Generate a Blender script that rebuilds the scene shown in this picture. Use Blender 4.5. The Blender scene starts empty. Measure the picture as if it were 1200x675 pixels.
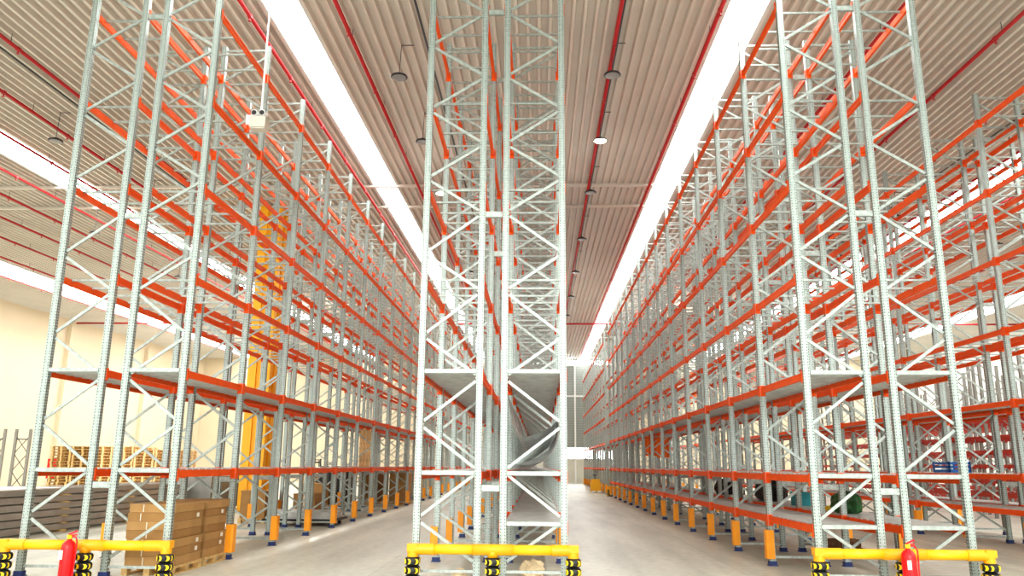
import bpy, math, random
from mathutils import Matrix, Vector
random.seed(7)
PI = math.pi
col = bpy.context.scene.collection

# ---------------------------------------------------------------- mesh builder
class MB:
    def __init__(s): s.v = []; s.f = []; s.m = []; s.mi = 0
    def _add(s, vs, fs):
        b = len(s.v); s.v += [tuple(v) for v in vs]
        for f in fs: s.f.append(tuple(b + i for i in f)); s.m.append(s.mi)
        return s
    def box(s, x0, x1, y0, y1, z0, z1):
        return s._add([(x0,y0,z0),(x1,y0,z0),(x1,y1,z0),(x0,y1,z0),(x0,y0,z1),(x1,y0,z1),(x1,y1,z1),(x0,y1,z1)],
                      [(0,3,2,1),(4,5,6,7),(0,1,5,4),(1,2,6,5),(2,3,7,6),(3,0,4,7)])
    def bar(s, a, b, w, h, up=(0,1,0)):
        a = Vector(a); b = Vector(b); d = (b-a).normalized(); u = Vector(up)
        if abs(d.dot(u)) > .98: u = Vector((1,0,0))
        p = d.cross(u).normalized(); q = p.cross(d).normalized()
        vs = []
        for o in (a, b):
            for i, j in ((-1,-1),(1,-1),(1,1),(-1,1)): vs.append(o + p*i*w/2 + q*j*h/2)
        return s._add(vs, [(0,1,2,3),(7,6,5,4),(0,4,5,1),(1,5,6,2),(2,6,7,3),(3,7,4,0)])
    def channel(s, a, b, w, h, up=(0,1,0), t=.008):
        # open C section running a to b: web w wide, two flanges h deep
        a = Vector(a); b = Vector(b); d = (b-a).normalized(); u = Vector(up)
        p = d.cross(u).normalized(); q = p.cross(d).normalized()
        s.bar(a, b, w, t, up); 
        for sg in (-1, 1):
            o = p*sg*(w/2-t/2) + q*h/2
            s.bar(a+o, b+o, t, h, up)
        return s
    def tube(s, a, b, r, n=12, r2=None, caps=True):
        a = Vector(a); b = Vector(b); d = (b-a).normalized()
        u = Vector((0,0,1)) if abs(d.z) < .9 else Vector((1,0,0))
        p = d.cross(u).normalized(); q = p.cross(d).normalized(); r2 = r if r2 is None else r2
        vs = [a + p*math.cos(t)*r + q*math.sin(t)*r for t in [2*PI*i/n for i in range(n)]]
        vs += [b + p*math.cos(t)*r2 + q*math.sin(t)*r2 for t in [2*PI*i/n for i in range(n)]]
        fs = [(i, (i+1) % n, n+(i+1) % n, n+i) for i in range(n)]
        if caps: fs += [tuple(range(n-1,-1,-1)), tuple(range(n, 2*n))]
        return s._add(vs, fs)
    def path(s, pts, r, n=10):
        rings = []
        pts = [Vector(p) for p in pts]
        for i, p in enumerate(pts):
            d = (pts[min(i+1, len(pts)-1)] - pts[max(i-1, 0)]).normalized()
            u = Vector((0,1,0)) if abs(d.y) < .9 else Vector((1,0,0))
            a = d.cross(u).normalized(); b = a.cross(d).normalized()
            rings += [p + a*math.cos(t)*r + b*math.sin(t)*r for t in [2*PI*k/n for k in range(n)]]
        fs = []
        for i in range(len(pts)-1):
            for k in range(n): fs.append((i*n+k, i*n+(k+1) % n, (i+1)*n+(k+1) % n, (i+1)*n+k))
        fs += [tuple(range(n-1,-1,-1)), tuple((len(pts)-1)*n+k for k in range(n))]
        return s._add(rings, fs)
    def lathe(s, prof, n=20, c=(0,0,0)):
        vs = []
        for r, z in prof:
            vs += [(c[0]+r*math.cos(2*PI*k/n), c[1]+r*math.sin(2*PI*k/n), c[2]+z) for k in range(n)]
        fs = []
        for i in range(len(prof)-1):
            for k in range(n): fs.append((i*n+k, i*n+(k+1) % n, (i+1)*n+(k+1) % n, (i+1)*n+k))
        fs += [tuple(range(n-1,-1,-1)), tuple((len(prof)-1)*n+k for k in range(n))]
        return s._add(vs, fs)
    def prism(s, poly, z0, z1, ox=0, oy=0):
        n = len(poly)
        vs = [(ox+x, oy+y, z0) for x, y in poly] + [(ox+x, oy+y, z1) for x, y in poly]
        return s._add(vs, [tuple(range(n-1,-1,-1)), tuple(range(n, 2*n))] + [(i, (i+1) % n, n+(i+1) % n, n+i) for i in range(n)])
    def mesh(s, mats, name='m', smooth=False, fix=False):
        me = bpy.data.meshes.new(name); me.from_pydata(s.v, [], s.f)
        for m in (mats if isinstance(mats, (list, tuple)) else [mats]): me.materials.append(m)
        for p, i in zip(me.polygons, s.m): p.material_index = i; p.use_smooth = smooth
        if fix or True:
            import bmesh
            bm = bmesh.new(); bm.from_mesh(me); bmesh.ops.recalc_face_normals(bm, faces=bm.faces); bm.to_mesh(me); bm.free()
        me.update(); return me

def link(name, data, parent=None, loc=(0,0,0), rot=(0,0,0), scale=None):
    o = bpy.data.objects.new(name, data); col.objects.link(o)
    o.location = loc; o.rotation_euler = rot
    if scale: o.scale = scale
    if parent: o.parent = parent
    return o
def tag(o, label, cat, group=None, kind=None):
    o['label'] = label; o['category'] = cat
    if group: o['group'] = group
    if kind: o['kind'] = kind
    return o
def thing(name, label, cat, loc=(0,0,0), rz=0, group=None):
    return tag(link(name, None, None, loc, (0,0,rz)), label, cat, group)
def struct(o): o['kind'] = 'structure'; return o

# ---------------------------------------------------------------- materials
def mat(name, rgb, rough=.6, metal=0, var=0, vscale=8, emit=None, estr=0, bump=0, bscale=40, spec=None):
    m = bpy.data.materials.new(name); m.use_nodes = True; nt = m.node_tree
    b = nt.nodes['Principled BSDF']
    b.inputs['Base Color'].default_value = (*rgb, 1); b.inputs['Roughness'].default_value = rough
    b.inputs['Metallic'].default_value = metal
    if spec is not None: b.inputs['Specular IOR Level'].default_value = spec
    tc = nt.nodes.new('ShaderNodeTexCoord')
    if var:
        n = nt.nodes.new('ShaderNodeTexNoise'); n.inputs['Scale'].default_value = vscale; n.inputs['Detail'].default_value = 4
        r = nt.nodes.new('ShaderNodeMapRange'); r.inputs[1].default_value = .3; r.inputs[2].default_value = .7
        r.inputs[3].default_value = 1-var; r.inputs[4].default_value = 1+var
        nt.links.new(tc.outputs['Object'], n.inputs['Vector']); nt.links.new(n.outputs['Fac'], r.inputs[0])
        mx = nt.nodes.new('ShaderNodeVectorMath'); mx.operation = 'SCALE'; mx.inputs[0].default_value = rgb
        nt.links.new(r.outputs[0], mx.inputs['Scale']); nt.links.new(mx.outputs[0], b.inputs['Base Color'])
    if bump:
        n = nt.nodes.new('ShaderNodeTexNoise'); n.inputs['Scale'].default_value = bscale
        bp = nt.nodes.new('ShaderNodeBump'); bp.inputs['Strength'].default_value = bump; bp.inputs['Distance'].default_value = .02
        nt.links.new(tc.outputs['Object'], n.inputs['Vector']); nt.links.new(n.outputs['Fac'], bp.inputs['Height'])
        nt.links.new(bp.outputs[0], b.inputs['Normal'])
    if emit:
        b.inputs['Emission Color'].default_value = (*emit, 1); b.inputs['Emission Strength'].default_value = estr
    return m

GALV = mat('galvanised_steel', (.40,.45,.42), .4, .45, .2, 14)
GALVD = mat('galvanised_deck', (.56,.57,.54), .42, .3, .16, 5)
ORANGE = mat('orange_paint', (.78,.10,.008), .5, 0, .08, 3, spec=.25)
RED_BEAM = mat('red_orange_paint', (.42,.03,.012), .45, 0, .1, 3)
GUARD = mat('guard_plastic', (.92,.36,.015), .45, 0, .05, 5)
BLUE = mat('blue_foot_paint', (.02,.04,.16), .5)
YEL = mat('barrier_yellow', (.95,.52,.01), .35)
YELD = mat('barrier_yellow_sleeve', (.9,.42,.008), .38)
BLACK = mat('black_rubber', (.012,.013,.014), .5)
CHEV = mat('yellow_reflector', (.95,.7,.02), .35)
REDP = mat('red_pipe_paint', (.42,.018,.022), .4)
EXT = mat('extinguisher_red', (.78,.008,.012), .28)
WHITE = mat('white_paint', (.8,.8,.78), .5)
CARD = mat('brown_cardboard', (.36,.2,.07), .8, 0, .1, 4)
CARDL = mat('brown_cardboard_light', (.44,.26,.1), .8, 0, .1, 4)
TAPE = mat('white_strap', (.85,.8,.68), .6)
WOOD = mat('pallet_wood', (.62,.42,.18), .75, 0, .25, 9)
WOODL = mat('pale_and_lit_wood', (.85,.62,.32), .75, 0, .25, 6)  # own colour of the timber boards; paints sunlight onto the pallet stacks
DARK = mat('dark_steel', (.06,.065,.07), .5, .3)
LAMPB = mat('lamp_housing', (.03,.03,.035), .4, .3)
LENS = mat('lamp_lens', (.16,.15,.14), .3, 0, emit=(1,.98,.9), estr=.05)
LENSON = mat('lamp_lens_lit', (1,1,1), .3, 0, emit=(1,.92,.75), estr=14)
SKYL = mat('skylight_sheet', (.9,.92,.92), .6, 0, emit=(.97,1,1), estr=9.5)
GREYP = mat('grey_plastic_sheet', (.4,.42,.41), .3, .1, .15, 3, bump=.6, bscale=5)
CREAM = mat('cream_wall_panel', (.70,.60,.44), .75, 0, .03, .3)
PALEG = mat('pale_grey_wall_panel', (.66,.67,.63), .75, 0, .03, .3)
BLOCK = mat('concrete_block_wall', (.6,.58,.5), .8, 0, .06, 1)
COLY = mat('column_yellow', (.93,.46,.01), .45, 0, .05, 1)
GREEN = mat('green_tarp', (.03,.13,.04), .6, 0, .5, 6, bump=.8, bscale=9)
TEAL = mat('teal_plastic', (.02,.3,.34), .5)
BLUEC = mat('blue_crate_plastic', (.02,.13,.42), .45)
BROWN = mat('brown_bark', (.13,.06,.025), .8, 0, .4, 12)
PAPER = mat('crumpled_paper', (.78,.64,.42), .8, 0, .1, 10)
PILE = mat('pile_profile_steel', (.40,.39,.35), .42, .3, .12, 2)
PROFILE = mat('grey_profile_steel', (.27,.27,.245), .45, .3, .1, 2)
ORTARP = mat('orange_cloth', (.9,.2,.03), .7)

# perforated post steel: dark key slots repeated every 5 cm on the faces
def perf():
    m = bpy.data.materials.new('perforated_post_steel'); m.use_nodes = True; nt = m.node_tree; L = nt.links
    b = nt.nodes['Principled BSDF']; b.inputs['Roughness'].default_value = .42; b.inputs['Metallic'].default_value = .45
    N = lambda t: nt.nodes.new(t)
    def M(op, a, b_=None, c=None):
        n = N('ShaderNodeMath'); n.operation = op
        for i, v in enumerate((a, b_, c)):
            if v is None: continue
            if isinstance(v, (int, float)): n.inputs[i].default_value = v
            else: L.new(v, n.inputs[i])
        return n.outputs[0]
    tc = N('ShaderNodeTexCoord'); sx = N('ShaderNodeSeparateXYZ'); L.new(tc.outputs['Object'], sx.inputs[0])
    ge = N('ShaderNodeNewGeometry')
    vt = N('ShaderNodeVectorTransform'); vt.vector_type = 'NORMAL'; vt.convert_from = 'WORLD'; vt.convert_to = 'OBJECT'
    L.new(ge.outputs['True Normal'], vt.inputs[0]); sn = N('ShaderNodeSeparateXYZ'); L.new(vt.outputs[0], sn.inputs[0])
    x, y, z = sx.outputs; nx = M('ABSOLUTE', sn.outputs[0]); ny = M('ABSOLUTE', sn.outputs[1])
    fz = M('FRACT', M('DIVIDE', z, .05))
    slotz = M('MULTIPLY', M('GREATER_THAN', fz, .3), M('LESS_THAN', fz, .68))
    # faces looking along the row: two dot columns near the edges
    cx = M('LESS_THAN', M('ABSOLUTE', M('SUBTRACT', M('ABSOLUTE', x), .034)), .0065)
    f1 = M('MULTIPLY', M('MULTIPLY', slotz, cx), M('GREATER_THAN', ny, .6))
    # faces looking to the aisle: wider slots in the middle
    cy = M('LESS_THAN', M('ABSOLUTE', M('SUBTRACT', M('ABSOLUTE', y), .022)), .012)
    f2 = M('MULTIPLY', M('MULTIPLY', slotz, cy), M('GREATER_THAN', nx, .6))
    hole = M('MAXIMUM', f1, f2)
    n = N('ShaderNodeTexNoise'); n.inputs['Scale'].default_value = 18; L.new(tc.outputs['Object'], n.inputs['Vector'])
    r = N('ShaderNodeMapRange'); r.inputs[1].default_value = .3; r.inputs[2].default_value = .7; r.inputs[3].default_value = .85; r.inputs[4].default_value = 1.12
    L.new(n.outputs['Fac'], r.inputs[0])
    v = N('ShaderNodeVectorMath'); v.operation = 'SCALE'; v.inputs[0].default_value = (.39,.45,.42); L.new(r.outputs[0], v.inputs['Scale'])
    mx = N('ShaderNodeMix'); mx.data_type = 'RGBA'; L.new(hole, mx.inputs['Factor']); L.new(v.outputs[0], mx.inputs['A']); mx.inputs['B'].default_value = (.05,.06,.065,1)
    L.new(mx.outputs['Result'], b.inputs['Base Color'])
    return m
POST = perf()

def floor_mat():
    m = bpy.data.materials.new('polished_concrete'); m.use_nodes = True; nt = m.node_tree; L = nt.links
    b = nt.nodes['Principled BSDF']; N = lambda t: nt.nodes.new(t)
    tc = N('ShaderNodeTexCoord')
    def noise(scale, sc=(1,1,1), det=5):
        mp = N('ShaderNodeMapping'); mp.inputs['Scale'].default_value = sc; L.new(tc.outputs['Object'], mp.inputs[0])
        n = N('ShaderNodeTexNoise'); n.inputs['Scale'].default_value = scale; n.inputs['Detail'].default_value = det; L.new(mp.outputs[0], n.inputs['Vector']); return n.outputs['Fac']
    r = N('ShaderNodeValToRGB'); L.new(noise(.9, (1.6,.22,1)), r.inputs[0])
    r.color_ramp.elements[0].position = .3; r.color_ramp.elements[0].color = (.44,.445,.37,1)
    r.color_ramp.elements[1].position = .72; r.color_ramp.elements[1].color = (.66,.66,.56,1)
    r2 = N('ShaderNodeMapRange'); r2.inputs[1].default_value = .35; r2.inputs[2].default_value = .65; r2.inputs[3].default_value = .9; r2.inputs[4].default_value = 1.07
    L.new(noise(6), r2.inputs[0])
    sx = N('ShaderNodeSeparateXYZ'); L.new(tc.outputs['Object'], sx.inputs[0])
    def joint(out, period, off, w):
        a = N('ShaderNodeMath'); a.operation = 'ADD'; a.inputs[1].default_value = off; L.new(out, a.inputs[0])
        d = N('ShaderNodeMath'); d.operation = 'DIVIDE'; d.inputs[1].default_value = period; L.new(a.outputs[0], d.inputs[0])
        f = N('ShaderNodeMath'); f.operation = 'FRACT'; L.new(d.outputs[0], f.inputs[0])
        l = N('ShaderNodeMath'); l.operation = 'LESS_THAN'; l.inputs[1].default_value = w/period; L.new(f.outputs[0], l.inputs[0]); return l.outputs[0]
    mxj = N('ShaderNodeMath'); mxj.operation = 'MAXIMUM'; L.new(joint(sx.outputs[0], 6.52, 2.9, .02), mxj.inputs[0]); L.new(joint(sx.outputs[1], 9.0, 1.0, .02), mxj.inputs[1])
    k = N('ShaderNodeMapRange'); k.inputs[3].default_value = 1; k.inputs[4].default_value = .72; L.new(mxj.outputs[0], k.inputs[0])
    mu = N('ShaderNodeMath'); mu.operation = 'MULTIPLY'; L.new(r2.outputs[0], mu.inputs[0]); L.new(k.outputs[0], mu.inputs[1])
    v = N('ShaderNodeVectorMath'); v.operation = 'SCALE'; L.new(r.outputs[0], v.inputs[0]); L.new(mu.outputs[0], v.inputs['Scale'])
    L.new(v.outputs[0], b.inputs['Base Color']); b.inputs['Roughness'].default_value = .38; b.inputs['Specular IOR Level'].default_value = .35
    return m
CONC = floor_mat()

def ceil_mat():
    m = mat('roof_deck_paint', (.62,.585,.52), .55, 0, .05, .4)
    return m
ROOF = ceil_mat()

def cladding():
    m = bpy.data.materials.new('grey_ribbed_cladding'); m.use_nodes = True; nt = m.node_tree; L = nt.links
    b = nt.nodes['Principled BSDF']; b.inputs['Roughness'].default_value = .6
    tc = nt.nodes.new('ShaderNodeTexCoord'); w = nt.nodes.new('ShaderNodeTexWave'); w.bands_direction = 'Z'; w.inputs['Scale'].default_value = 1.2
    L.new(tc.outputs['Object'], w.inputs['Vector'])
    r = nt.nodes.new('ShaderNodeValToRGB'); L.new(w.outputs['Fac'], r.inputs[0])
    r.color_ramp.elements[0].color = (.25,.27,.245,1); r.color_ramp.elements[1].color = (.31,.335,.305,1)
    L.new(r.outputs[0], b.inputs['Base Color']); return m
CLAD = cladding()

# ---------------------------------------------------------------- measured layout
D, BAY = 13.4726, 2.684
XL, XC, XR, XR2 = -8.57, -2.02, 4.475, 10.99       # outer post line of each double row
GAP = .42
TOP = 11.08
NODES = [.26,.97,1.74,2.51,3.29,4.02,4.80,5.49,6.23,6.89,7.55,8.23,8.89,9.54,10.21,10.86]
LEV = [1.66, 3.35, 5.03, 6.73, 8.45, 10.28]
L0 = .86
ZC = lambda y: 12.1 + .012*y                        # underside of the roof deck

# ---------------------------------------------------------------- shared rack meshes
def post_poly(w=.108, d=.10, t=.012, lip=.03):
    # omega section, open towards +Y (into the frame), closed face towards -Y
    a, h = w/2, d/2
    return [(-a,-h),(a,-h),(a,h),(a-lip,h),(a-lip,h-t),(a-t,h-t),(a-t,-h+t),(-a+t,-h+t),(-a+t,h-t),(-a+lip,h-t),(-a+lip,h),(-a,h)]
M_POST = MB().prism(post_poly(), 0.01, TOP).mesh(POST, 'post')
def brace_nodes(mir):
    pts = []
    for i, z in enumerate(NODES):
        right = (i % 2 == 0)
        if mir: right = not right
        pts.append(((.935 if right else .065), z))
    return pts
def diag(mb, p, q, thin=False):
    # ends leave a small gap at each node like bolted channel pieces
    dz = .055
    a = (p[0], 0, p[1]+dz); b = (q[0], 0, q[1]-dz)
    if thin: mb.bar(a, b, .045, .03)
    else: mb.channel(a, b, .05, .028)
def horizontals(mb):
    for z in (.16, 10.98): mb.bar((.06,0,z), (.94,0,z), .045, .035)
def lattice(mir):
    mb = MB(); pts = brace_nodes(mir); horizontals(mb)
    for p, q in zip(pts, pts[1:]): diag(mb, p, q, True)
    return mb
M_LAT = [lattice(0).mesh(GALV, 'bracing'), lattice(1).mesh(GALV, 'bracing_mirrored')]
def bolts(mir):
    mb = MB(); horizontals(mb)
    for p in brace_nodes(mir):
        mb.tube((p[0], -.03, p[1]), (p[0], .03, p[1]), .012, 6)
    return mb
M_BOLT = [bolts(0).mesh(GALV, 'frame_ties'), bolts(1).mesh(GALV, 'frame_ties_mirrored')]
M_DIAG = []
for mir in (0, 1):
    pts = brace_nodes(mir); L = []
    for p, q in zip(pts, pts[1:]):
        mb = MB(); diag(mb, p, q); L.append(mb.mesh(GALV, 'diagonal'))
    M_DIAG.append(L)
M_FOOT = MB().box(-.09,.09,-.08,.08,0,.012).box(-.066,.066,-.058,-.05,.012,.085).box(-.073,-.0635,-.055,.055,.012,.085).box(.0635,.073,-.055,.055,.012,.085).mesh(BLUE, 'foot')
def guard_mesh():
    # channel-shaped protector wrapped round the aisle face of a post (aisle towards -X)
    pl = [(-.115,-.085),(-.115,.085),(-.085,.105),(.03,.105),(.03,.085),(-.075,.085),(-.09,.07),(-.09,-.07),(-.075,-.085),(.03,-.085),(.03,-.105),(-.085,-.105)]
    return MB().prism(pl, .13, .66).mesh(GUARD, 'guard')
M_GUARD = guard_mesh()
def beam_mb(y0, y1, x, z, side, mb=None, m0=0):
    mb = mb or MB()
    mb.mi = m0
    mb.box(x-.025, x+.025, y0+.05, y1-.05, z-.06, z+.06)
    mb.box(x+side*.012, x+side*.032, y0+.05, y1-.05, z+.02, z+.05)   # pressed rib on the outer face
    for y in (y0, y1):
        s = 1 if y == y0 else -1
        ya, yb = sorted((y+s*.052, y+s*.062)); mb.box(x-.045, x+.045, ya, yb, z-.12, z+.09)
        xa, xb = sorted((x+side*.055, x+side*.066)); ya, yb = sorted((y+s*.004, y+s*.062)); mb.box(xa, xb, ya, yb, z-.12, z+.09)
    return mb
M_BEAM = {(s, c): beam_mb(0, BAY, 0, 0, s).mesh(m, 'beam') for s in (-1, 1) for c, m in (('o', ORANGE), ('r', RED_BEAM))}
def bar_mb(mb, x0, y, z): mb.box(x0+.03, x0+.97, y-.02, y+.02, z+.0, z+.035); return mb
M_BAR = bar_mb(MB(), 0, 0, 0).mesh(GALV, 'support_bar')
def deck_mb(n=10, first=True):
    mb = MB(); w = (BAY-.02)/n
    for i in range(n):
        y = .01 + i*w
        mb.box(.03, .97, y+.034, y+w-.034, .05, .078)
        for yy in (y+.034, y+w-.05): mb.box(.03, .97, yy, yy+.016, .012, .05)
    return mb
M_DECK = deck_mb().mesh(GALVD, 'deck')
M_EDGE = MB().box(.0625,.9375,-.052,-.02,.02,.085).mesh(WHITE if False else GALV, 'edge')
M_SPACER = MB().box(.063, GAP-.063, -.03, -.022, -.055, .055).box(.063, GAP-.063, -.03, .02, .047, .055).box(.063, GAP-.063, -.03, .02, -.055, -.047).mesh(GALV, 'spacer')

def rack_run(label, x, mir, aisle, nb=14, y0=D, low=True, far=False, spacer=False, beams_full=7, group=None, gold=True, k0=0):
    """single-depth run; x = left post line; aisle = -1 guards on left posts, 1 on right posts"""
    root = thing('pallet_rack', label, 'pallet rack', (x, y0, 0), 0, group)
    levels = ([L0] if low else []) + LEV
    for k in range(k0, nb+1):
        y = k*BAY
        if far:
            mb = lattice(mir)
            mb.prism(post_poly(), .01, TOP); mb.prism(post_poly(), .01, TOP, 1, 0)
            mb.mi = 1
            f = link('upright_frame', FAR[mir], root, (0, y, 0))
            link('post_guard', M_GUARD, f, (0 if aisle < 0 else 1, 0, 0), (0,0,0 if aisle < 0 else PI))
            continue
        near = (k - k0) <= 1
        f = link('upright_frame', (M_BOLT if near else M_LAT)[mir], root, (0, y, 0))
        link('post', M_POST, f, (0,0,0)); link('post', M_POST, f, (1,0,0))
        if near:
            for dm in M_DIAG[mir]: link('diagonal_brace', dm, f)
        for px in (0, 1): link('foot_plate', M_FOOT, f, (px,0,0))
        if k >= 1:
            link('post_guard', M_GUARD, f, (0 if aisle < 0 else 1, 0, 0), (0,0,0 if aisle < 0 else PI))
        if spacer:
            for z in (1.47, 6.2, 10.2): link('row_spacer', M_SPACER, root, (1, y, z))
    # beams, nearest bays first; about a hundred single ones, the rest as one part
    count = 0; rest = MB(); nrest = 0
    for k in range(k0, nb):
        for li, z in enumerate(levels):
            for px, s in ((0,-1),(1,1)):
                if count < 98 and not far:
                    link('load_beam', M_BEAM[(s, 'o')], root, (px, k*BAY, z)); count += 1
                else:
                    beam_mb(k*BAY, (k+1)*BAY, px, z, s, rest); nrest += 1
    if nrest:
        o = link('load_beam', rest.mesh(ORANGE, 'beams'), root); o['kind'] = 'stuff'
    # pallet support bars on the upper levels
    count = 0; rest = MB(); nrest = 0
    for k in range(k0, nb):
        for z in LEV[2:]:
            for q in range(4):
                yy = k*BAY + BAY*(q+.5)/4
                if count < 96 and not far: link('support_bar', M_BAR, root, (0, yy, z+.03)); count += 1
                else: bar_mb(rest, 0, yy, z+.03); nrest += 1
    if nrest:
        o = link('support_bar', rest.mesh(GALV, 'bars'), root); o['kind'] = 'stuff'
    for k in range(k0, nb):
        for z in ([L0] if low else []) + LEV[:2]:
            link('deck_panel', M_DECK, root, (0, k*BAY, z))
    if not far:
        for z in ([L0] if low else []) + LEV[:2]: link('deck_edge', M_EDGE, root, (0, k0*BAY, z))
    return root
FAR = []
for mir in (0, 1):
    mb = lattice(mir); mb.prism(post_poly(), .01, TOP); mb.prism(post_poly(), .01, TOP, 1, 0)
    FAR.append(mb.mesh(GALV, 'far_frame'))

INNER = 1 + GAP
rack_run('tall pallet rack, outer run of the left double row, nearest the cream wall', XL, 0, -1, low=False, spacer=True)
rack_run('tall pallet rack of the left double row with cardboard cartons in its first bay', XL+INNER, 1, 1, low=False)
rack_run('tall pallet rack, left half of the central double row behind yellow barrier', XC, 0, -1, low=False, spacer=True)
rack_run('tall pallet rack, right half of the central double row with grey plastic sheet', XC+INNER, 1, 1, low=True)
rack_run('tall pallet rack right of the open aisle, run facing the aisle with low orange shelf', XR, 0, -1, low=True, spacer=True)
rack_run('tall pallet rack, outer run of the right double row holding green tarpaulin', XR+INNER, 1, 1, low=True)
rack_run('tall pallet rack cut by the right picture edge, run facing the right double row', XR2, 0, -1, low=True, spacer=True, k0=1)
rack_run('tall pallet rack cut by the right picture edge, run behind with red low shelves beyond', XR2+INNER, 1, 1, low=True, k0=1)
YB2 = D + 15.3*BAY
for x, mir, a, lb in ((XL,0,-1,'distant pallet rack block beyond the cross aisle, outer run behind left double row'),
                      (XL+INNER,1,1,'distant pallet rack block beyond the cross aisle, inner run behind left double row'),
                      (XC,0,-1,'distant pallet rack block behind the left half of the central double row'),
                      (XC+INNER,1,1,'distant pallet rack block behind the right half of the central double row'),
                      (XR,0,-1,'distant pallet rack block ending the open aisle, run with yellow guards facing aisle'),
                      (XR+INNER,1,1,'distant pallet rack block behind the outer run of the right double row'),
                      (XR2,0,-1,'distant pallet rack block behind the rack at the right picture edge')):
    rack_run(lb, x, mir, a, nb=10, y0=YB2, low=False, far=True)

# ---------------------------------------------------------------- low red rack area on the right
def low_rack(x, y0, n, h, label, lv):
    root = thing('low_rack', label, 'pallet rack', (x, y0, 0), 0, 'low red shelving racks by the right wall')
    fr = MB()
    for px in (0, 1): fr.prism(post_poly(.11,.09), 0, h, px, 0)
    z = .3; i = 0
    while z + .8 < h:
        a, b = ((.05, .95) if i % 2 else (.95, .05)); fr.bar((a,0,z), (b,0,z+.8), .035, .025); z += .8; i += 1
    me = fr.mesh(PROFILE, 'low_frame')
    for k in range(n+1): link('upright_frame', me, root, (0, k*2.7, 0))
    cnt = 0; rest = MB(); bm = beam_mb(0, 2.7, 0, 0, 1).mesh(RED_BEAM, 'beam_low')
    for k in range(n):
        for z in lv:
            for px in (0, 1):
                if cnt < 98: link('load_beam', bm, root, (px, k*2.7, z)); cnt += 1
                else: beam_mb(k*2.7, (k+1)*2.7, px, z, 1, rest)
    if rest.v:
        o = link('load_beam', rest.mesh(RED_BEAM, 'low_beams'), root); o['kind'] = 'stuff'
LV = [.35,.85,1.35,1.95,2.5,3.05,3.7]
low_rack(17.5, 24.0, 11, 6.2, 'grey low rack with close red beams beyond the right aisle, first row', LV)
low_rack(18.7, 24.0, 11, 6.2, 'grey low rack with close red beams back to back behind the first row', LV)
low_rack(23.0, 29.4, 9, 6.4, 'grey low rack with close red beams, third row from the aisle', LV[:5]+[3.9])
low_rack(24.2, 29.4, 9, 6.4, 'grey low rack with close red beams, row nearest the right wall', LV[:5]+[3.9])

# ---------------------------------------------------------------- barriers
def chev_poly():   # crescent ")" in x,z
    out = []
    for i in range(9):
        t = -PI/2 + PI*i/8; out.append((.012+.036*math.cos(t), .04*math.sin(t)))
    for i in range(9):
        t = PI/2 - PI*i/8; out.append((-.01+.024*math.cos(t), .04*math.sin(t)))
    return out
def leg_mesh():
    mb = MB(); 
    for i in range(3):
        z0 = .015 + i*.137
        pr = [(.085,z0),(.112,z0+.02),(.118,z0+.065),(.112,z0+.11),(.085,z0+.128)]
        n = 8
        vs = []
        for r, z in pr:
            c = r*.45
            for sx, sy in ((1,-1),(1,1),(-1,1),(-1,-1)):
                a, b = (r*sx, c*sy), (c*sx, r*sy)
                seq = (b, a) if sx*sy < 0 else (a, b)
                vs += [(seq[0][0], seq[0][1], z), (seq[1][0], seq[1][1], z)]
        fs = []
        for q in range(len(pr)-1):
            for k in range(n): fs.append((q*n+k, q*n+(k+1) % n, (q+1)*n+(k+1) % n, (q+1)*n+k))
        fs += [tuple(range(n)), tuple((len(pr)-1)*n+k for k in range(n))]
        mb.mi = 0; mb._add(vs, fs)
        mb.mi = 1
        for ang in range(4):
            ca, sa = math.cos(ang*PI/2), math.sin(ang*PI/2)
            for cx in (-.055, .06):
                poly = chev_poly(); m = len(poly)
                P = []
                for yy in (-.121, -.112):
                    for (px, pz) in poly:
                        X, Y = cx+px, yy if abs(cx+px) < .06 else yy + (abs(cx+px)-.06)*.6
                        P.append((X*ca-Y*sa, X*sa+Y*ca, z0+.065+pz))
                mb._add(P, [tuple(range(m)), tuple(range(2*m-1, m-1, -1))] + [(i, (i+1) % m, m+(i+1) % m, m+i) for i in range(m)])
    mb.mi = 0; mb.box(-.14,.14,-.14,.14,0,.015)
    return mb.mesh([BLACK, CHEV], 'barrier_leg')
M_LEG = leg_mesh()
def barrier(x0, x1, y, label):
    t = thing('rack_end_barrier', label, 'barrier', ((x0+x1)/2, y, 0), 0, 'yellow rack end barriers')
    w = (x1-x0)/2; r = .078; zr = .535
    link('rail', MB().tube((-w+.32,0,zr), (-.3,0,zr), r, 20).mesh(YEL, 'rail', True), t); link('rail', MB().tube((.3,0,zr), (w-.32,0,zr), r, 20).mesh(YEL, 'rail', True), t)
    for s in (-1, 1):
        pts = [(s*(w-.34),0,zr), (s*(w-.06),0,zr), (s*(w-.02),0,zr-.008), (s*w,0,zr-.04), (s*w,0,.42)]
        link('elbow_sleeve', MB().path(pts, r+.008, 20).box(min(s*(w-.08),s*(w+.084)), max(s*(w-.08),s*(w+.084)), -.084,.084, zr-.03, zr+.082).mesh(YELD, 'elbow', False), t)
    link('middle_sleeve', MB().tube((-.32,0,zr), (.32,0,zr), r+.008, 20).tube((0,0,.42), (0,0,zr), r+.004, 16).mesh(YELD, 'tee', True), t)
    for px in (-w, 0, w): link('leg', M_LEG, t, (px,0,0))
    return t
barrier(-8.63, -5.98, 13.1, 'yellow pipe barrier guarding the left rack end, red extinguisher in front')
barrier(-2.01, .53, 13.1, 'yellow pipe barrier guarding the central rack end, black chevron legs')
barrier(4.35, 6.95, 13.1, 'yellow pipe barrier guarding the right rack end beside the open aisle')
barrier(4.35, 6.95, D+14*BAY+.45, 'distant yellow barrier closing the far end of the right double row')

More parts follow.
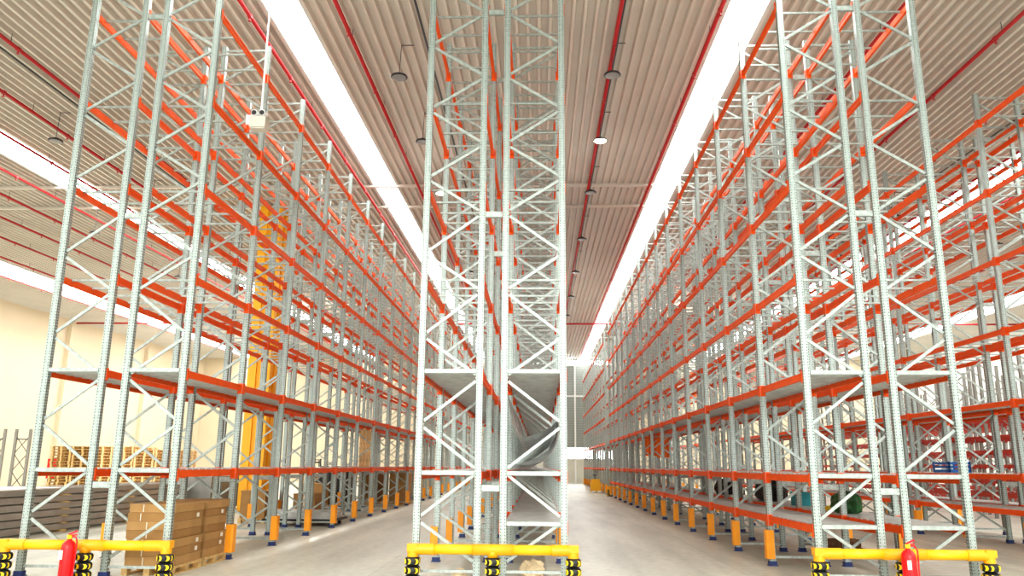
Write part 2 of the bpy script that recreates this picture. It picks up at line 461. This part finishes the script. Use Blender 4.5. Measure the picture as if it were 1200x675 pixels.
def extinguisher(x, y, label, lean=0):
    t = thing('fire_extinguisher', label, 'fire extinguisher', (x, y, 0), lean, 'red fire extinguishers at the rack ends')
    link('cylinder_body', MB().lathe([(.075,0),(.088,.01),(.092,.03),(.092,.5),(.085,.55),(.06,.59),(.03,.61),(.028,.64)], 24).mesh(EXT, 'tank', True), t)
    v = link('valve', MB().lathe([(.03,.63),(.034,.64),(.034,.675),(.02,.685)], 12).box(-.012,.012,-.05,.02,.675,.69).mesh(CHEV, 'valve'), t)
    link('lever', MB().bar((-.02,0,.69),(.1,0,.745),.022,.012,(0,1,0)).bar((0,0,.675),(.1,0,.69),.02,.01).mesh(EXT, 'lever'), t)
    pts = [(.03,0,.66),(.09,-.01,.66),(.118,-.02,.6),(.118,-.02,.45),(.112,-.02,.25),(.105,-.02,.12)]
    link('hose', MB().path(pts, .011, 8).tube((.105,-.02,.14),(.103,-.02,.05),.017,10).mesh(BLACK if False else EXT, 'hose'), t)
    t.scale = (1.15,1.15,1.04)
    link('instruction_label', MB().box(-.075,-.02,-.0945,-.088,.34,.47).mesh(TAPE, 'label'), t)
    return t
extinguisher(-7.42, 12.82, 'red fire extinguisher standing before the left barrier')
extinguisher(5.6, 12.82, 'red fire extinguisher standing before the right barrier', .1)

# crumpled paper bag on the floor under the central rack
def lump(name, m, sx, sy, sz, n=10, rough=.2, seed=1, parent=None, loc=(0,0,0)):
    rnd = random.Random(seed); mb = MB(); vs = []; cols = 2*n
    for i in range(n+1):
        ph = PI*i/n
        for k in range(cols):
            th = 2*PI*k/cols; r = 1 + rnd.uniform(-rough, rough)
            z = max(-math.cos(ph), -.75)
            vs.append((sx*math.sin(ph)**.7*math.cos(th)*r, sy*math.sin(ph)**.7*math.sin(th)*r, sz*(z+.75)/1.75*(1+rnd.uniform(-rough, rough)*.5)))
    fs = []
    for i in range(n):
        for k in range(cols): fs.append((i*cols+k, i*cols+(k+1) % cols, (i+1)*cols+(k+1) % cols, (i+1)*cols+k))
    mb._add(vs, fs)
    return link(name, mb.mesh(m, name, False), parent, loc)
tag(lump('crumpled_paper_bag', PAPER, .19, .16, .29, 7, .28, 4, None, (-.12, 13.95, 0)), 'crumpled beige paper bag on floor under the central rack', 'bag')
tag(lump('crumpled_paper_scrap', PAPER, .12, .1, .17, 6, .28, 9, None, (-1.32, 13.7, 0)), 'small beige paper scrap on floor behind the middle barrier leg', 'paper')

# draped grey plastic sheet inside the right half of the central double row
def drape(k):
    # a sheet hanging like a hammock: low in the middle left, caught up on the right post line
    mb = MB(); ny = 14
    prof = [(.06,3.0),(.10,2.7),(.16,2.42),(.30,2.26),(.55,2.32),(.80,2.46),(.93,2.60),(.935,2.45),(.88,2.24),(.78,2.07),(.62,1.94),(.42,1.87),(.2,1.84),(.07,1.86)]
    rnd = random.Random(3+k); vs = []
    for j in range(ny+1):
        for i, (x, z) in enumerate(prof):
            e = .02 if 1 < i < 12 else 0
            vs.append((x + e*math.sin(j*1.3+i*.7), .09 + j*(BAY-.18)/ny, z + e*1.6*math.sin(j*.9+i*.5) + rnd.uniform(0,.015)))
    n = len(prof); fs = [(j*n+i, j*n+i+1, (j+1)*n+i+1, (j+1)*n+i) for j in range(ny) for i in range(n-1)]
    mb._add(vs, fs)
    o = link('plastic_sheet', mb.mesh(GREYP, 'drape', True), None, (XC+INNER, D+k*BAY, 0))
    return tag(o, ['grey plastic sheet sagging in the first bay of the central rack','grey plastic sheet sagging in the second bay of the central rack','grey plastic sheet sagging in the third bay of the central rack','grey plastic sheet sagging in the fourth bay of the central rack'][k], 'plastic sheet', 'plastic sheets sagging in the central rack')
for k in range(4): drape(k)

# ---------------------------------------------------------------- cartons and pallets
def pallet_mb(w=.8, d=1.2, h=.144, n=7):
    # w along X, d along Y; stringers along X ends visible as blocks
    mb = MB(); pw = d/n
    for i in range(n): mb.box(0, w, i*pw+.01, (i+1)*pw-.01, h-.022, h)
    for bx in (0, w/2-.05, w-.1):
        for by in (0, d/2-.07, d-.14): mb.box(bx, bx+.1, by, by+.14, .022, h-.044)
        mb.box(bx, bx+.1, 0, d, 0, .022); mb.box(bx, bx+.1, 0, d, h-.044, h-.022)
    return mb
def carton(x0, y0, z, w, d, h, m, label, rz=0):
    t = thing('carton', label, 'box', (x0+w/2, y0+d/2, z), rz, 'flat brown cartons stacked on pallets')
    mb = MB().box(-w/2, w/2, -d/2, d/2, 0.002, h-.028)
    link('carton_body', mb.mesh(m, 'carton_body'), t)
    link('carton_lid', MB().box(-w/2-.006, w/2+.006, -d/2-.006, d/2+.006, h-.032, h-.002).mesh(m, 'lid'), t)
    return t
px = -6.98
for i, (y0, d) in enumerate(((13.72, 1.2), (15.0, 1.07))):
    p = link('wooden_pallet', pallet_mb(.86, d).mesh(WOOD, 'pallet'), None, (px-.02, y0, 0))
    tag(p, ('wooden pallet under the front stack of flat cartons' if i == 0 else 'wooden pallet under the rear stack of flat cartons'), 'pallet', 'pallets under the carton stacks')
ordn = ['lowest','second from the bottom','third from the bottom','middle','third from the top','second from the top','topmost']
for s, (y0, d) in enumerate(((13.74, 1.16), (15.04, 1.0))):
    rnd = random.Random(20+s)
    for i in range(7):
        jx, jy = rnd.uniform(-.015,.015), rnd.uniform(-.015,.015)
        dd = d + (.05 if (s == 1 and i == 6) else 0)
        lift = .004
        c = carton(px+jx, y0+jy, .146+i*.1435, .80, dd, .1435, (CARD if i % 2 else CARDL),
                   'flat brown carton, %s of the %s stack in the left rack' % (ordn[i], 'front' if s == 0 else 'rear'))
        sx = rnd.uniform(-.25,-.05)
        link('white_strap', MB().box(sx, sx+.012, -dd/2-.012, -dd/2-.0065, .012, .132).mesh(TAPE, 'strap'), c)
        if i in (1, 2, 5): link('paper_label', MB().box(.4065,.411, dd/2-.28, dd/2-.18, .03,.1).mesh(TAPE, 'sticker'), c)

# ---------------------------------------------------------------- left side: profile pile, pallets, short frames
def profile_mesh(L, w=.34, h=.15):
    mb = MB(); 
    mb.box(0,w,0,L,0,.012); mb.box(0,.012,0,L,.012,h); mb.box(w-.012,w,0,L,.012,h); mb.box(.012,.06,0,L,h-.012,h); mb.box(w-.06,w-.012,0,L,h-.012,h)
    return mb.mesh(PILE, 'profile')
MP = [profile_mesh(11.0), profile_mesh(11.8)]
rnd = random.Random(5)
for lay in range(6):
    if lay in (2, 4): pass
    for c in range(4):
        x = -14.6 + c*.42 + rnd.uniform(-.02,.02) - lay*.02
        o = link('steel_profile', MP[(lay+c) % 2], None, (x, 17.2+rnd.uniform(0,.9)+ (1.2 if lay > 4 else 0), .06+lay*.185))
        tag(o, 'long grey steel profile in the pile behind the left rack', 'steel profile', 'grey steel profiles piled behind the left rack')
    if lay < 5:
        for yy in (18.6, 22, 25.6):
            tag(link('timber_spacer', MB().box(0,1.75,0,.09,0,.033).mesh(WOOD,'spacer_timber'), None, (-14.65, yy, .06+lay*.185+.151)), 'timber batten between layers of the grey profile pile', 'batten', 'battens in the profile pile')
for yy in (18.6, 22, 25.6):
    tag(link('timber_spacer', MB().box(0,1.75,0,.09,0,.058).mesh(WOOD,'spacer_timber'), None, (-14.65, yy, 0)), 'timber batten under the grey profile pile', 'batten', 'battens under the profile pile')
tag(link('cover_sheet', MB().box(0,1.6,0,3.2,0,.03).mesh(WHITE, 'sheet'), None, (-14.5, 18.6, 1.141)), 'white sheet lying on top of the grey profile pile', 'sheet')
t = thing('wrapped_bundle', 'grey wrapped bundle at the far end of the profile pile', 'bundle', (-13.9, 30.4, 0))
link('wrapping', MB().prism([(0,0),(1.5,0),(1.6,.4),(1.6,2.6),(1.45,2.9),(0,2.9),(-.1,2.5),(-.1,.3)], .15, 1.35).mesh(PROFILE, 'wrap'), t)
link('skid', MB().box(0,1.5,.3,.42,0,.15).box(0,1.5,2.4,2.52,0,.15).mesh(WOOD, 'skid'), t)

# stacks of empty pallets near the left wall
MPAL = pallet_mb(1.0, 1.2, .144).mesh(WOODL, 'sun_toned_pallet')  # sunlight on the right-hand stacks put into a paler wood colour
MPALD = pallet_mb(1.0, 1.2, .144).mesh(WOOD, 'shade_toned_pallet')  # shade on the left-hand stacks put into the darker wood colour
for s in range(6):
    for row in range(2 if s > 1 else 1):
        for i in range(18 if s < 4 else 17):
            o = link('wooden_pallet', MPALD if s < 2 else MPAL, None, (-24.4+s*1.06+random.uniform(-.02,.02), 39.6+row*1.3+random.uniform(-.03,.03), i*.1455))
            tag(o, ('empty wooden pallet in the stacks toned as shaded by the left wall' if s < 2 else 'empty wooden pallet in the stacks toned as sunlit by the left wall'), 'pallet',
                'stacks of empty pallets toned as shaded' if s < 2 else 'stacks of empty pallets toned as sunlit')
# short upright frames standing near the left wall
for i, x in enumerate((-28.6, -27.25)):
    t = thing('upright_frame', 'short grey steel frame standing %s near the left wall' % ('outermost' if i == 0 else 'next to the pallet stacks'), 'steel frame', (x, 41.0, 0))
    br = MB()
    for z in (.5,1.4,2.3): br.bar((.05,0,z),(.7,0,z+.8),.03,.02); br.bar((.7,.0,z),(.05,0,z+.8),.03,.02)
    br.box(0,.75,-.02,.02,2.95,3.0); br.box(0,.75,-.02,.02,.2,.25)
    link('cross_bracing', br.mesh(DARK,'xbrace'), t)
    for xx in (0,.75): link('post', MB().prism(post_poly(.13,.1), 0, 3.5).mesh(PROFILE,'spost'), t, (xx,0,0))
t = thing('red_fire_cabinet', 'red fire cabinet by the left wall behind the pallet stacks', 'cabinet', (-25.7, 41.5, 0))
link('cabinet_body', MB().box(0,.7,0,.4,1.0,2.0).mesh(EXT,'cab'), t); link('cabinet_door', MB().box(.04,.66,-.03,0,1.04,1.96).mesh(EXT,'cabd'), t)
link('stand', MB().box(.05,.12,.1,.3,0,1).box(.58,.65,.1,.3,0,1).mesh(DARK,'cabs'), t)

# yellow building column beyond the left double row
def column(x, y, label):
    t = thing('steel_column', label, 'column', (x, y, 0))
    mb = MB(); a = .45
    mb.prism([(-a,-a),(-.12,-a),(-.12,-a+.08),(.12,-a+.08),(.12,-a),(a,-a),(a,-.12),(a-.08,-.12),(a-.08,.12),(a,.12),(a,a),(-a,a)], .02, ZC(y)-.02)
    link('shaft', mb.mesh(COLY,'shaft'), t)
    link('base_plate', MB().box(-.6,.6,-.6,.6,0,.02).mesh(DARK,'bp'), t)
    return t
column(-11.3, 31.9, 'tall yellow building column behind the left double row')

# goods standing in the left aisle behind the left double row
def pallet_box(x, y, w, d, h, m, label, name='carton'):
    p = link('wooden_pallet', pallet_mb(w, d).mesh(WOOD,'p'), None, (x, y, 0)); tag(p, 'wooden pallet under the ' + label, 'pallet')
    t = thing(name, label, 'box', (x, y, .146))
    link('box_body', MB().box(.03, w-.03, .03, d-.03, 0, h-.05).mesh(m,'b'), t)
    link('box_lid', MB().box(.02, w-.02, .02, d-.02, h-.05, h).mesh(m,'l'), t)
    link('tape', MB().box(w/2-.03, w/2+.03, .0195, .0205+.001, .0, h-.05).mesh(TAPE,'tp'), t)
pallet_box(-9.5, 25.6, .85, 1.1, .85, CARD, 'brown carton with white tape behind left racks, beside low trolley')
pallet_box(-8.42, 27.6, .8, 1.2, .7, CARDL, 'low pale brown carton on pallet under the left racks')
pallet_box(-9.95, 33.4, 1.0, 1.2, .9, CARDL, 'pale brown carton behind the yellow column foot')
pallet_box(-12.9, 34.0, 1.0, 1.2, 1.5, CARD, 'tall brown carton left of the yellow column')
pallet_box(-8.42, 38.0, .85, 1.7, 1.35, CARD, 'brown crate under the left racks beyond the black container')
pallet_box(-7.08, 38.0, .85, 1.7, 1.3, CARDL, 'pale crate under the left racks, nearest the aisle')
t = thing('flat_trolley', 'long low flat trolley carrying grey steel sections', 'trolley', (-8.2, 24.9, 0))
# trolley sits inside the rack bay footprint between frames
t.location = (-8.42, D+4*BAY+.45, 0)
link('platform', MB().box(0,2.24,0,1.6,.14,.2).mesh(BLACK,'pf'), t)
for sx in (.15,1.1,2.05):
    for sy in (.25,1.35): link('wheel', MB().tube((sx-.04,sy,.07),(sx+.04,sy,.07),.07,14).mesh(BLACK,'wh'), t)
tag(link('steel_profile', MB().box(0,2.1,0,1.4,0,.06).box(.06,2.0,.1,.4,.06,.2).box(.0,1.9,.55,.85,.06,.24).box(.1,2.05,1.0,1.3,.06,.18).mesh(GALVD,'sp'), None, (-8.35, D+4*BAY+.55, .202)), 'galvanized steel section lying on the low flat trolley', 'steel profile')
t = thing('steel_container', 'black steel container standing in the left aisle', 'container', (-9.95, 36.2, 0))
link('container_box', MB().box(0,1.2,0,1.8,.1,1.75).mesh(DARK,'cb'), t)
rb = MB()
for i in range(6): rb.box(.1+i*.2,.16+i*.2,-.03,0,.15,1.7)
link('ribs', rb.mesh(BLACK,'rb'), t)
for sx in (.05,.95):
    for sy in (.1,1.5): link('foot', MB().box(sx,sx+.2,sy,sy+.2,0,.1).mesh(DARK,'cf'), t)
for i in range(6):
    o = link('timber_board', MB().box(0,.05,0,.22,0,1.35+.05*(i % 3)).mesh(WOODL,'board'), None, (-6.75+.03*(i%2), D+6*BAY+.45+i*.3, LEV[0]+.08), (0,0,.1*((i % 2)-.5)))
    tag(o, 'pale timber board upright on a middle shelf of the left rack', 'board', 'timber boards upright on a left rack shelf')
# yellow forklift
def forklift(x, y, rz, label):
    t = thing('forklift', label, 'forklift', (x, y, 0), rz)
    link('chassis', MB().box(-.55,.55,-.9,.9,.25,.8).box(-.55,.55,.3,1.0,.8,1.15).mesh(YEL,'ch'), t)
    link('overhead_guard', MB().bar((-.48,-.5,.8),(-.42,-.3,2.1),.06,.06).bar((.48,-.5,.8),(.42,-.3,2.1),.06,.06).bar((-.48,.8,1.1),(-.42,.6,2.1),.06,.06).bar((.48,.8,1.1),(.42,.6,2.1),.06,.06).box(-.48,.48,-.35,.65,2.1,2.15).mesh(DARK,'og'), t)
    link('mast', MB().box(-.35,-.27,-1.1,-.95,.1,2.2).box(.27,.35,-1.1,-.95,.1,2.2).box(-.35,.35,-1.08,-1.0,1.9,2.0).box(-.35,.35,-1.08,-1.0,.6,.7).mesh(DARK,'ms'), t)
    link('fork', MB().box(-.25,-.15,-2.1,-1.1,.08,.12).mesh(DARK,'fk'), t); link('fork', MB().box(.15,.25,-2.1,-1.1,.08,.12).mesh(DARK,'fk'), t)
    link('seat', MB().box(-.22,.22,.0,.45,.8,.95).box(-.22,.22,.35,.47,.95,1.4).mesh(BLACK,'st'), t)
    for sx in (-.5,.5):
        for sy in (-.6,.6): link('wheel', MB().tube((sx-.08,sy,.25),(sx+.08,sy,.25),.25,18).mesh(BLACK,'wl'), t)
forklift(-16.0, 57.0, .4, 'yellow forklift seen through the left racks')
# yellow pallet truck in the open aisle
t = thing('pallet_truck', 'yellow pallet truck parked at the far end of the open aisle', 'pallet truck', (3.95, 57.5, 0))
link('fork', MB().box(-.28,-.1,-1.3,0,.08,.16).mesh(WHITE,'f'), t); link('fork', MB().box(.1,.28,-1.3,0,.08,.16).mesh(WHITE,'f'), t)
link('truck_body', MB().box(-.36,.36,0,.6,.1,.75).box(-.3,.3,.1,.5,.75,.95).mesh(YEL,'tb'), t)
link('tiller', MB().bar((0,.5,.6),(0,.95,1.2),.05,.05).box(-.15,.15,.9,1.0,1.18,1.24).mesh(BLACK,'tl'), t)
link('wheel', MB().tube((-.05,.4,.1),(.05,.4,.1),.1,14).mesh(BLACK,'w'), t)

# goods on the lowest shelf of the right double row's outer run
ZS = L0+.08
xo = XR+INNER
tag(lump('green_tarpaulin', GREEN, .27, .5, .42, 10, .12, 3, None, (xo+.42, D+BAY+.95, ZS)), 'crumpled dark green tarpaulin on low shelf of the right rack', 'tarpaulin')
tag(lump('yellow_cloth', CHEV, .18, .2, .1, 6, .15, 3, None, (xo+.45, D+BAY+1.85, ZS)), 'small yellow cloth beside the green tarpaulin on shelf', 'cloth')
tag(lump('black_bag', BLACK, .38, .8, .6, 10, .1, 6, None, (xo+.5, D+3.5*BAY, ZS)), 'black bag on low shelf of the right rack, beside a teal box', 'bag')
t = thing('teal_box', 'small teal plastic box on shelf beside the black bag', 'box', (xo+.3, D+2.42*BAY, ZS))
link('box_body', MB().box(0,.35,0,.45,0,.28).mesh(TEAL,'tb')  , t); link('box_lid', MB().box(-.01,.36,-.01,.46,.28,.32).mesh(TEAL,'tl'), t)
tag(lump('black_bag', BLACK, .36, .7, .5, 10, .12, 8, None, (xo+.5, D+5.5*BAY, ZS)), 'black bag further back on low shelf of right rack', 'bag')
# blue crate in the rack at the right edge
t = thing('blue_crate', 'blue plastic crate on shelf of the rack at right picture edge', 'crate', (XR2+.2, D+3.4*BAY, LEV[0]+.08))
cr = MB().box(0,.6,0,.9,0,.02)
for z in (.02,.12,.22): cr.box(0,.6,0,.02,z,z+.06).box(0,.6,.88,.9,z,z+.06).box(0,.02,.02,.88,z,z+.06).box(.58,.6,.02,.88,z,z+.06)
for a, b in ((0,0),(.56,0),(0,.86),(.56,.86)): cr.box(a,a+.04,b,b+.04,.02,.3)
link('crate_body', cr.mesh(BLUEC,'cr'), t)
# orange cloths hanging between the right racks
for i, (yy, zz) in enumerate(((D+7.2*BAY, 2.2), (D+8.5*BAY, 2.3))):
    mb = MB(); n = 8
    vs = [(q/n*.5, .04*math.sin(q*2), z) for z in (0, .4, .8) for q in range(n+1)]
    fs = [(r*(n+1)+q, r*(n+1)+q+1, (r+1)*(n+1)+q+1, (r+1)*(n+1)+q) for r in range(2) for q in range(n)]
    mb._add(vs, fs)
    tag(link('orange_cloth', mb.mesh(ORTARP,'oc'), None, (XR+.25, yy, zz)), 'orange cloth hanging in the right rack, %s of the two' % ('nearer' if i == 0 else 'farther'), 'cloth', 'orange cloths hanging in the right rack')
# brown logs / scrap under the right rack
rnd = random.Random(2)
for i in range(6):
    o = link('brown_roll', MB().tube((0,0,0),(.8+rnd.uniform(0,.1),0,0), .09, 12).mesh(BROWN,'log'), None, (XR+INNER-.0+.0, D+BAY+1.6+(i % 3)*.2+ (i//3)*.1*(1 if i//3 < 2 else 0), 0.095+(i//3)*.16))
    o.location.x = XR+INNER+.1
    tag(o, 'brown roll in the pile under the low shelf of the right rack', 'roll', 'brown rolls piled under the right rack')

# ---------------------------------------------------------------- building shell
Y0, Y1, XW = -9.0, 86.0, 37.0
struct(link('floor', MB().box(-XW-.3, XW+.3, Y0, Y1+.3, -.2, 0).mesh(CONC,'floor')))
bands = [(-32.0,-29.6),(-18.95,-17.5),(-6.48,-5.54),(4.35,5.33),(16.3,17.8),(30.2,32.6)]
def roof():
    mb = MB(); P = .275; segs = []; x = -XW-.3
    edges = [-XW-.3] + [e for b in bands for e in b] + [XW+.3]
    prof = [(0,0),(.08,0),(.115,.14),(.295,.14),(.33,0)]
    for a, b in zip(edges[0::2], edges[1::2]):
        n = max(1, round((b-a)/P)); p = (b-a)/n; pts = []
        for i in range(n):
            for u, h in prof[:-1]: pts.append((a+(i+u/.33)*p, h))
        pts.append((b, 0))
        vs = []
        for yy in (Y0, 20, 50, Y1+.3):
            vs += [(px_, yy, ZC(yy)+h) for px_, h in pts]
        m = len(pts)
        mb._add(vs, [(r*m+i, r*m+i+1, (r+1)*m+i+1, (r+1)*m+i) for r in range(3) for i in range(m-1)])
    # closed cover above so no daylight leaks in
    mb._add([(-XW-.3,Y0,ZC(Y0)+.32),(XW+.3,Y0,ZC(Y0)+.32),(XW+.3,Y1+.3,ZC(Y1)+.32),(-XW-.3,Y1+.3,ZC(Y1)+.32)], [(0,1,2,3)])
    return mb
struct(link('ceiling', roof().mesh(ROOF,'roof')))
for i, (a, b) in enumerate(bands):
    vs = [(a,Y0,ZC(Y0)+.06),(b,Y0,ZC(Y0)+.06),(b,Y1,ZC(Y1)+.06),(a,Y1,ZC(Y1)+.06)]
    w = struct(link('window_%d' % (i+1), MB()._add(vs, [(3,2,1,0)]).mesh(SKYL,'sky')))
    j = MB(); y = 3.0
    while y < Y1-1:
        j.box(a, b, y, y+.05, ZC(y)+.035, ZC(y)+.055); y += 4.1
    for e in (a, b): j.bar((e, Y0, ZC(Y0)+.03), (e, Y1, ZC(Y1)+.03), .06, .1)
    link('window_frame', j.mesh(PALEG,'joints'), w)
def wallbox(name, boxes, m): return struct(link(name, (lambda mb: [mb.box(*b) for b in boxes] and mb)(MB()).mesh(m, name)))
wallbox('wall_left', [(-XW-.3,-XW,Y0,Y1,0,13.6)] + [(-XW,-XW+.35,y,y+.9,0,12.3) for y in (10,22.5,35,47.5,60,72.5)], CREAM)
wallbox('wall_right', [(XW,XW+.3,Y0,Y1,0,13.6)] + [(XW-.35,XW,y,y+.9,0,12.3) for y in (10,22.5,35,47.5,60,72.5)], PALEG)
# far wall: cream on the left with a tall open doorway, grey cladding in the middle, blockwork below
wallbox('wall_far', [(-XW-.3,-31.2,Y1,Y1+.3,0,13.6),(-28.2,-4,Y1,Y1+.3,0,13.6),(-31.2,-28.2,Y1,Y1+.3,6.0,13.6),(10,XW+.3,Y1,Y1+.3,0,13.6)], CREAM)
wallbox('wall_far_cladding', [(-4,10,Y1,Y1+.3,3.72,13.6)], CLAD)
wallbox('wall_far_base', [(-4,10,Y1-.1,Y1+.3,0,2.6)], BLOCK)
struct(link('window_7', MB().box(-4,10,Y1+.02,Y1+.2,2.6,3.72).mesh(SKYL,'strip')))
struct(link('window_8', MB().box(-4,10,Y1-.06,Y1-.01,12.55,13.02).mesh(SKYL,'strip')))
wallbox('trim_1', [(x,x+.16,Y1-.12,Y1,0,13.1) for x in (-2.6,3.72,9.8)] + [(-4,10,Y1-.1,Y1-.02,9.1,9.26),(-4,10,Y1-.14,Y1,.0,.12)], WHITE)
struct(link('door_1', MB().box(-31.35,-31.2,Y1-.1,Y1+.05,0,6.15).box(-28.2,-28.05,Y1-.1,Y1+.05,0,6.15).box(-31.35,-28.05,Y1-.1,Y1+.05,6.0,6.15).mesh(PALEG,'door_frame')))
for i, (ya, z) in enumerate(((28.9,0),(31.5,0))):
    o = struct(link('trim_%d' % (i+2), MB().box(-36.9,36.9,ya,ya+.14,ZC(ya)-.1,ZC(ya)-.005).mesh(ROOF,'joist')))
# exterior ground beyond the doorway
struct(link('ground_outside', MB().box(-60,60,Y1+.3,Y1+40,-.2,-.01).mesh(CONC,'yard')))

# ---------------------------------------------------------------- sprinkler pipes
M_SPR = MB().tube((0,0,-.02),(0,0,-.12),.018,6).tube((0,0,-.12),(0,0,-.13),.04,8).box(-.045,.045,-.06,.06,-.045,.045).mesh(REDP,'sprinkler')
pipes = [-31.2,-28.2,-25.6,-23.4,-21.3,-19.4,-17.2,-15.2,-13.2,-6.75,-4.6,1.85,4.12,8.2,11.05,13.4,15.9,18.4,21,24,27]
for i, x in enumerate(pipes):
    near = abs(x) < 16
    ya = 8.0
    za, zb = ZC(ya)-.28, ZC(Y1)-.28
    wd = 'over the left racks' if x < -9 else ('over the right racks' if x > 7 else '')
    if x == -6.75: lb = 'red sprinkler pipe just left of the left bright skylight band'
    elif x == -4.6: lb = 'red sprinkler pipe right of the left skylight band, towards the central rack'
    elif x == 1.85: lb = 'red sprinkler pipe over the open aisle beside hanging lamps'
    elif x == 4.12: lb = 'red sprinkler pipe along the edge of the right skylight band'
    else: lb = 'red sprinkler pipe running along the roof ' + wd
    r = .05 if near else .045
    t = link('sprinkler_pipe', MB().tube((0,0,0),(0,Y1-ya-.1,zb-za),r,10).mesh(REDP,'pipe',True), None, (x, ya, za))
    tag(t, lb, 'pipe', 'red sprinkler pipes along the roof')
    n = 0; y = 2.2 + (i % 3)*.7
    while y < (60 if near else 45):
        link('sprinkler_head', M_SPR, t, (0, y, y*.012)); y += 3.1; n += 1
    hg = MB(); y = 1.5
    while y < 70: hg.box(-.006,.006,y,y+.012, y*.012+r, y*.012+.27); y += 4.0
    link('hanger', hg.mesh(DARK,'hang'), t)
tag(link('sprinkler_main', MB().tube((-36,0,0),(36,0,0),.07,12).mesh(REDP,'main',True), None, (0,59.5,ZC(59.5)-.42)), 'red pipe crossing the roof from side to side above the cross aisle', 'pipe')
for x in (-14.2,-3.2,1.6,14.2):
    tag(link('cable_tray', MB().bar((0,0,0),(0,76,76*.012),.05,.03,(0,0,1)).mesh(DARK,'tray'), None, (x+.35, 8, ZC(8)-.1)), 'thin dark cable tray running along the roof', 'cable tray', 'thin dark cable trays along the roof')

# ---------------------------------------------------------------- high bay lamps
M_DISC = MB().lathe([(.03,.1),(.09,.09),(.11,.05),(.2,.03),(.215,0),(.2,-.012),(.185,-.012)], 24).mesh(LAMPB,'disc',True)
M_LENS = MB().lathe([(.184,-.014),(.15,-.02),(.02,-.022)], 24).mesh(LENS,'lens',True)
M_LENSON = MB().lathe([(.184,-.014),(.15,-.02),(.02,-.022)], 24).mesh(LENSON,'lens_on',True)
lamps = []
for x in (-3.55, 1.82):
    for j, y in enumerate((18.25, 22.35, 27.0, 33.0, 39.0, 45.0, 51.0)): lamps.append((x, y, 11.4, (x > 0 and j == 1) or (x < 0 and j == 2)))
for x, y in ((-14.77,22.1),(-14.77,28.2),(-19.04,31.9),(-14.77,36),(-19.04,40),(13.9,24),(13.9,30),(20,34),(13.9,36)): lamps.append((x, y, 11.4, False))
for x, y, z, on in lamps:
    if on: lb = 'lit high bay lamp glowing over the open aisle' if x > 0 else 'lit high bay lamp glowing beside the central rack'
    elif x == 1.82: lb = 'dark disc high bay lamp hanging over the open aisle'
    elif x == -3.55: lb = 'dark disc high bay lamp hanging over the left aisle beside central rack'
    elif x < -9: lb = 'dark disc high bay lamp hanging on wire above the left storage area'
    else: lb = 'dark disc high bay lamp hanging on wire above the right racks'
    t = thing('high_bay_lamp', lb, 'lamp', (x, y, z), 0, 'disc high bay lamps hanging from the roof')
    link('reflector', M_DISC, t); link('lens', M_LENSON if on else M_LENS, t)
    hz = ZC(y) - z
    link('wire', MB().tube((0,0,.1),(.03,0,hz),.009,6).tube((.03,0,hz-.04),(.35,0,hz-.04),.012,6).mesh(DARK,'wire'), t)

# ---------------------------------------------------------------- hanging twin-spot unit by the left rack
t = thing('emergency_light', 'white twin spot unit hanging on rod in front of left rack', 'emergency light', (-5.68, 14.75, 8.45))
link('housing', MB().box(-.16,.16,-.13,.13,0,.22).box(-.14,.14,-.11,.11,-.03,0).mesh(BLOCK,'hs'), t)
for sx in (-.08,.08):
    h = link('spot_head', MB().tube((sx,-.13,.3),(sx,.02,.3),.065,16).mesh(WHITE,'sh',True), t)
    link('spot_lens', MB().tube((sx,-.14,.3),(sx,-.131,.3),.05,16).mesh(BLACK,'sl'), h)
link('rod', MB().tube((0,.05,.22),(0,.05,ZC(14.8)-8.46),.022,8).mesh(WHITE,'rod'), t)
link('rear_panel', MB().box(-.28,-.16,-.02,.02,.1,.3).mesh(WHITE,'rp'), t)

# ---------------------------------------------------------------- light
w = bpy.data.worlds.new('World'); bpy.context.scene.world = w; w.use_nodes = True
w.node_tree.nodes['Background'].inputs[0].default_value = (1,.985,.96,1); w.node_tree.nodes['Background'].inputs[1].default_value = 1.5
def sun(name, rot, e, ang, shadow=True, colr=(1,1,1)):
    l = bpy.data.lights.new(name, 'SUN'); l.energy = e; l.angle = ang; l.color = colr; l.use_shadow = shadow
    o = bpy.data.objects.new(name, l); col.objects.link(o); o.rotation_euler = rot; o.location = (0,-5,6); return o
sun('upward_fill_sun', (PI-.15, 0, 0), 0.75, 1.5, False, (1,1,.96))  # added shadowless sun from below, stands in for floor bounce
sun('front_fill_sun', (1.2, 0, 0), 1.5, .6, True, (1,1,.97))  # fill sun added behind the camera to brighten the rack fronts
for i, (x, y) in enumerate(((1.8,26),(-3.6,26),(-14.8,30),(8.7,30),(14,30),(1.8,46),(-3.6,46),(-14.8,55),(8.7,55),(-25,45),(25,45),(-25,70),(22,70))):
    l = bpy.data.lights.new('hall_fill_point', 'POINT'); l.energy = (900 if y > 50 else 60); l.shadow_soft_size = .3; l.color = (1,.97,.92)  # added fill points without fixtures, stronger towards the far end
    o = bpy.data.objects.new('hall_fill_point', l); col.objects.link(o); o.location = (x, y, 9.0)

# ---------------------------------------------------------------- camera
cd = bpy.data.cameras.new('camera'); cam = bpy.data.objects.new('camera', cd); col.objects.link(cam)
cd.sensor_width = 36; cd.lens = 927.35*36/1200; cd.clip_start = .1; cd.clip_end = 400
cam.matrix_world = Matrix.Translation((0,0,1.837)) @ Matrix.Rotation(.035764,4,'Z') @ Matrix.Rotation(PI/2+.220684,4,'X') @ Matrix.Rotation(.007797,4,'Z')
bpy.context.scene.camera = cam
sc = bpy.context.scene
sc.view_settings.view_transform = 'Standard'; sc.view_settings.look = 'Medium High Contrast'; sc.view_settings.exposure = .38
sc.cycles.max_bounces = 6; sc.cycles.diffuse_bounces = 4; sc.cycles.sample_clamp_indirect = 4
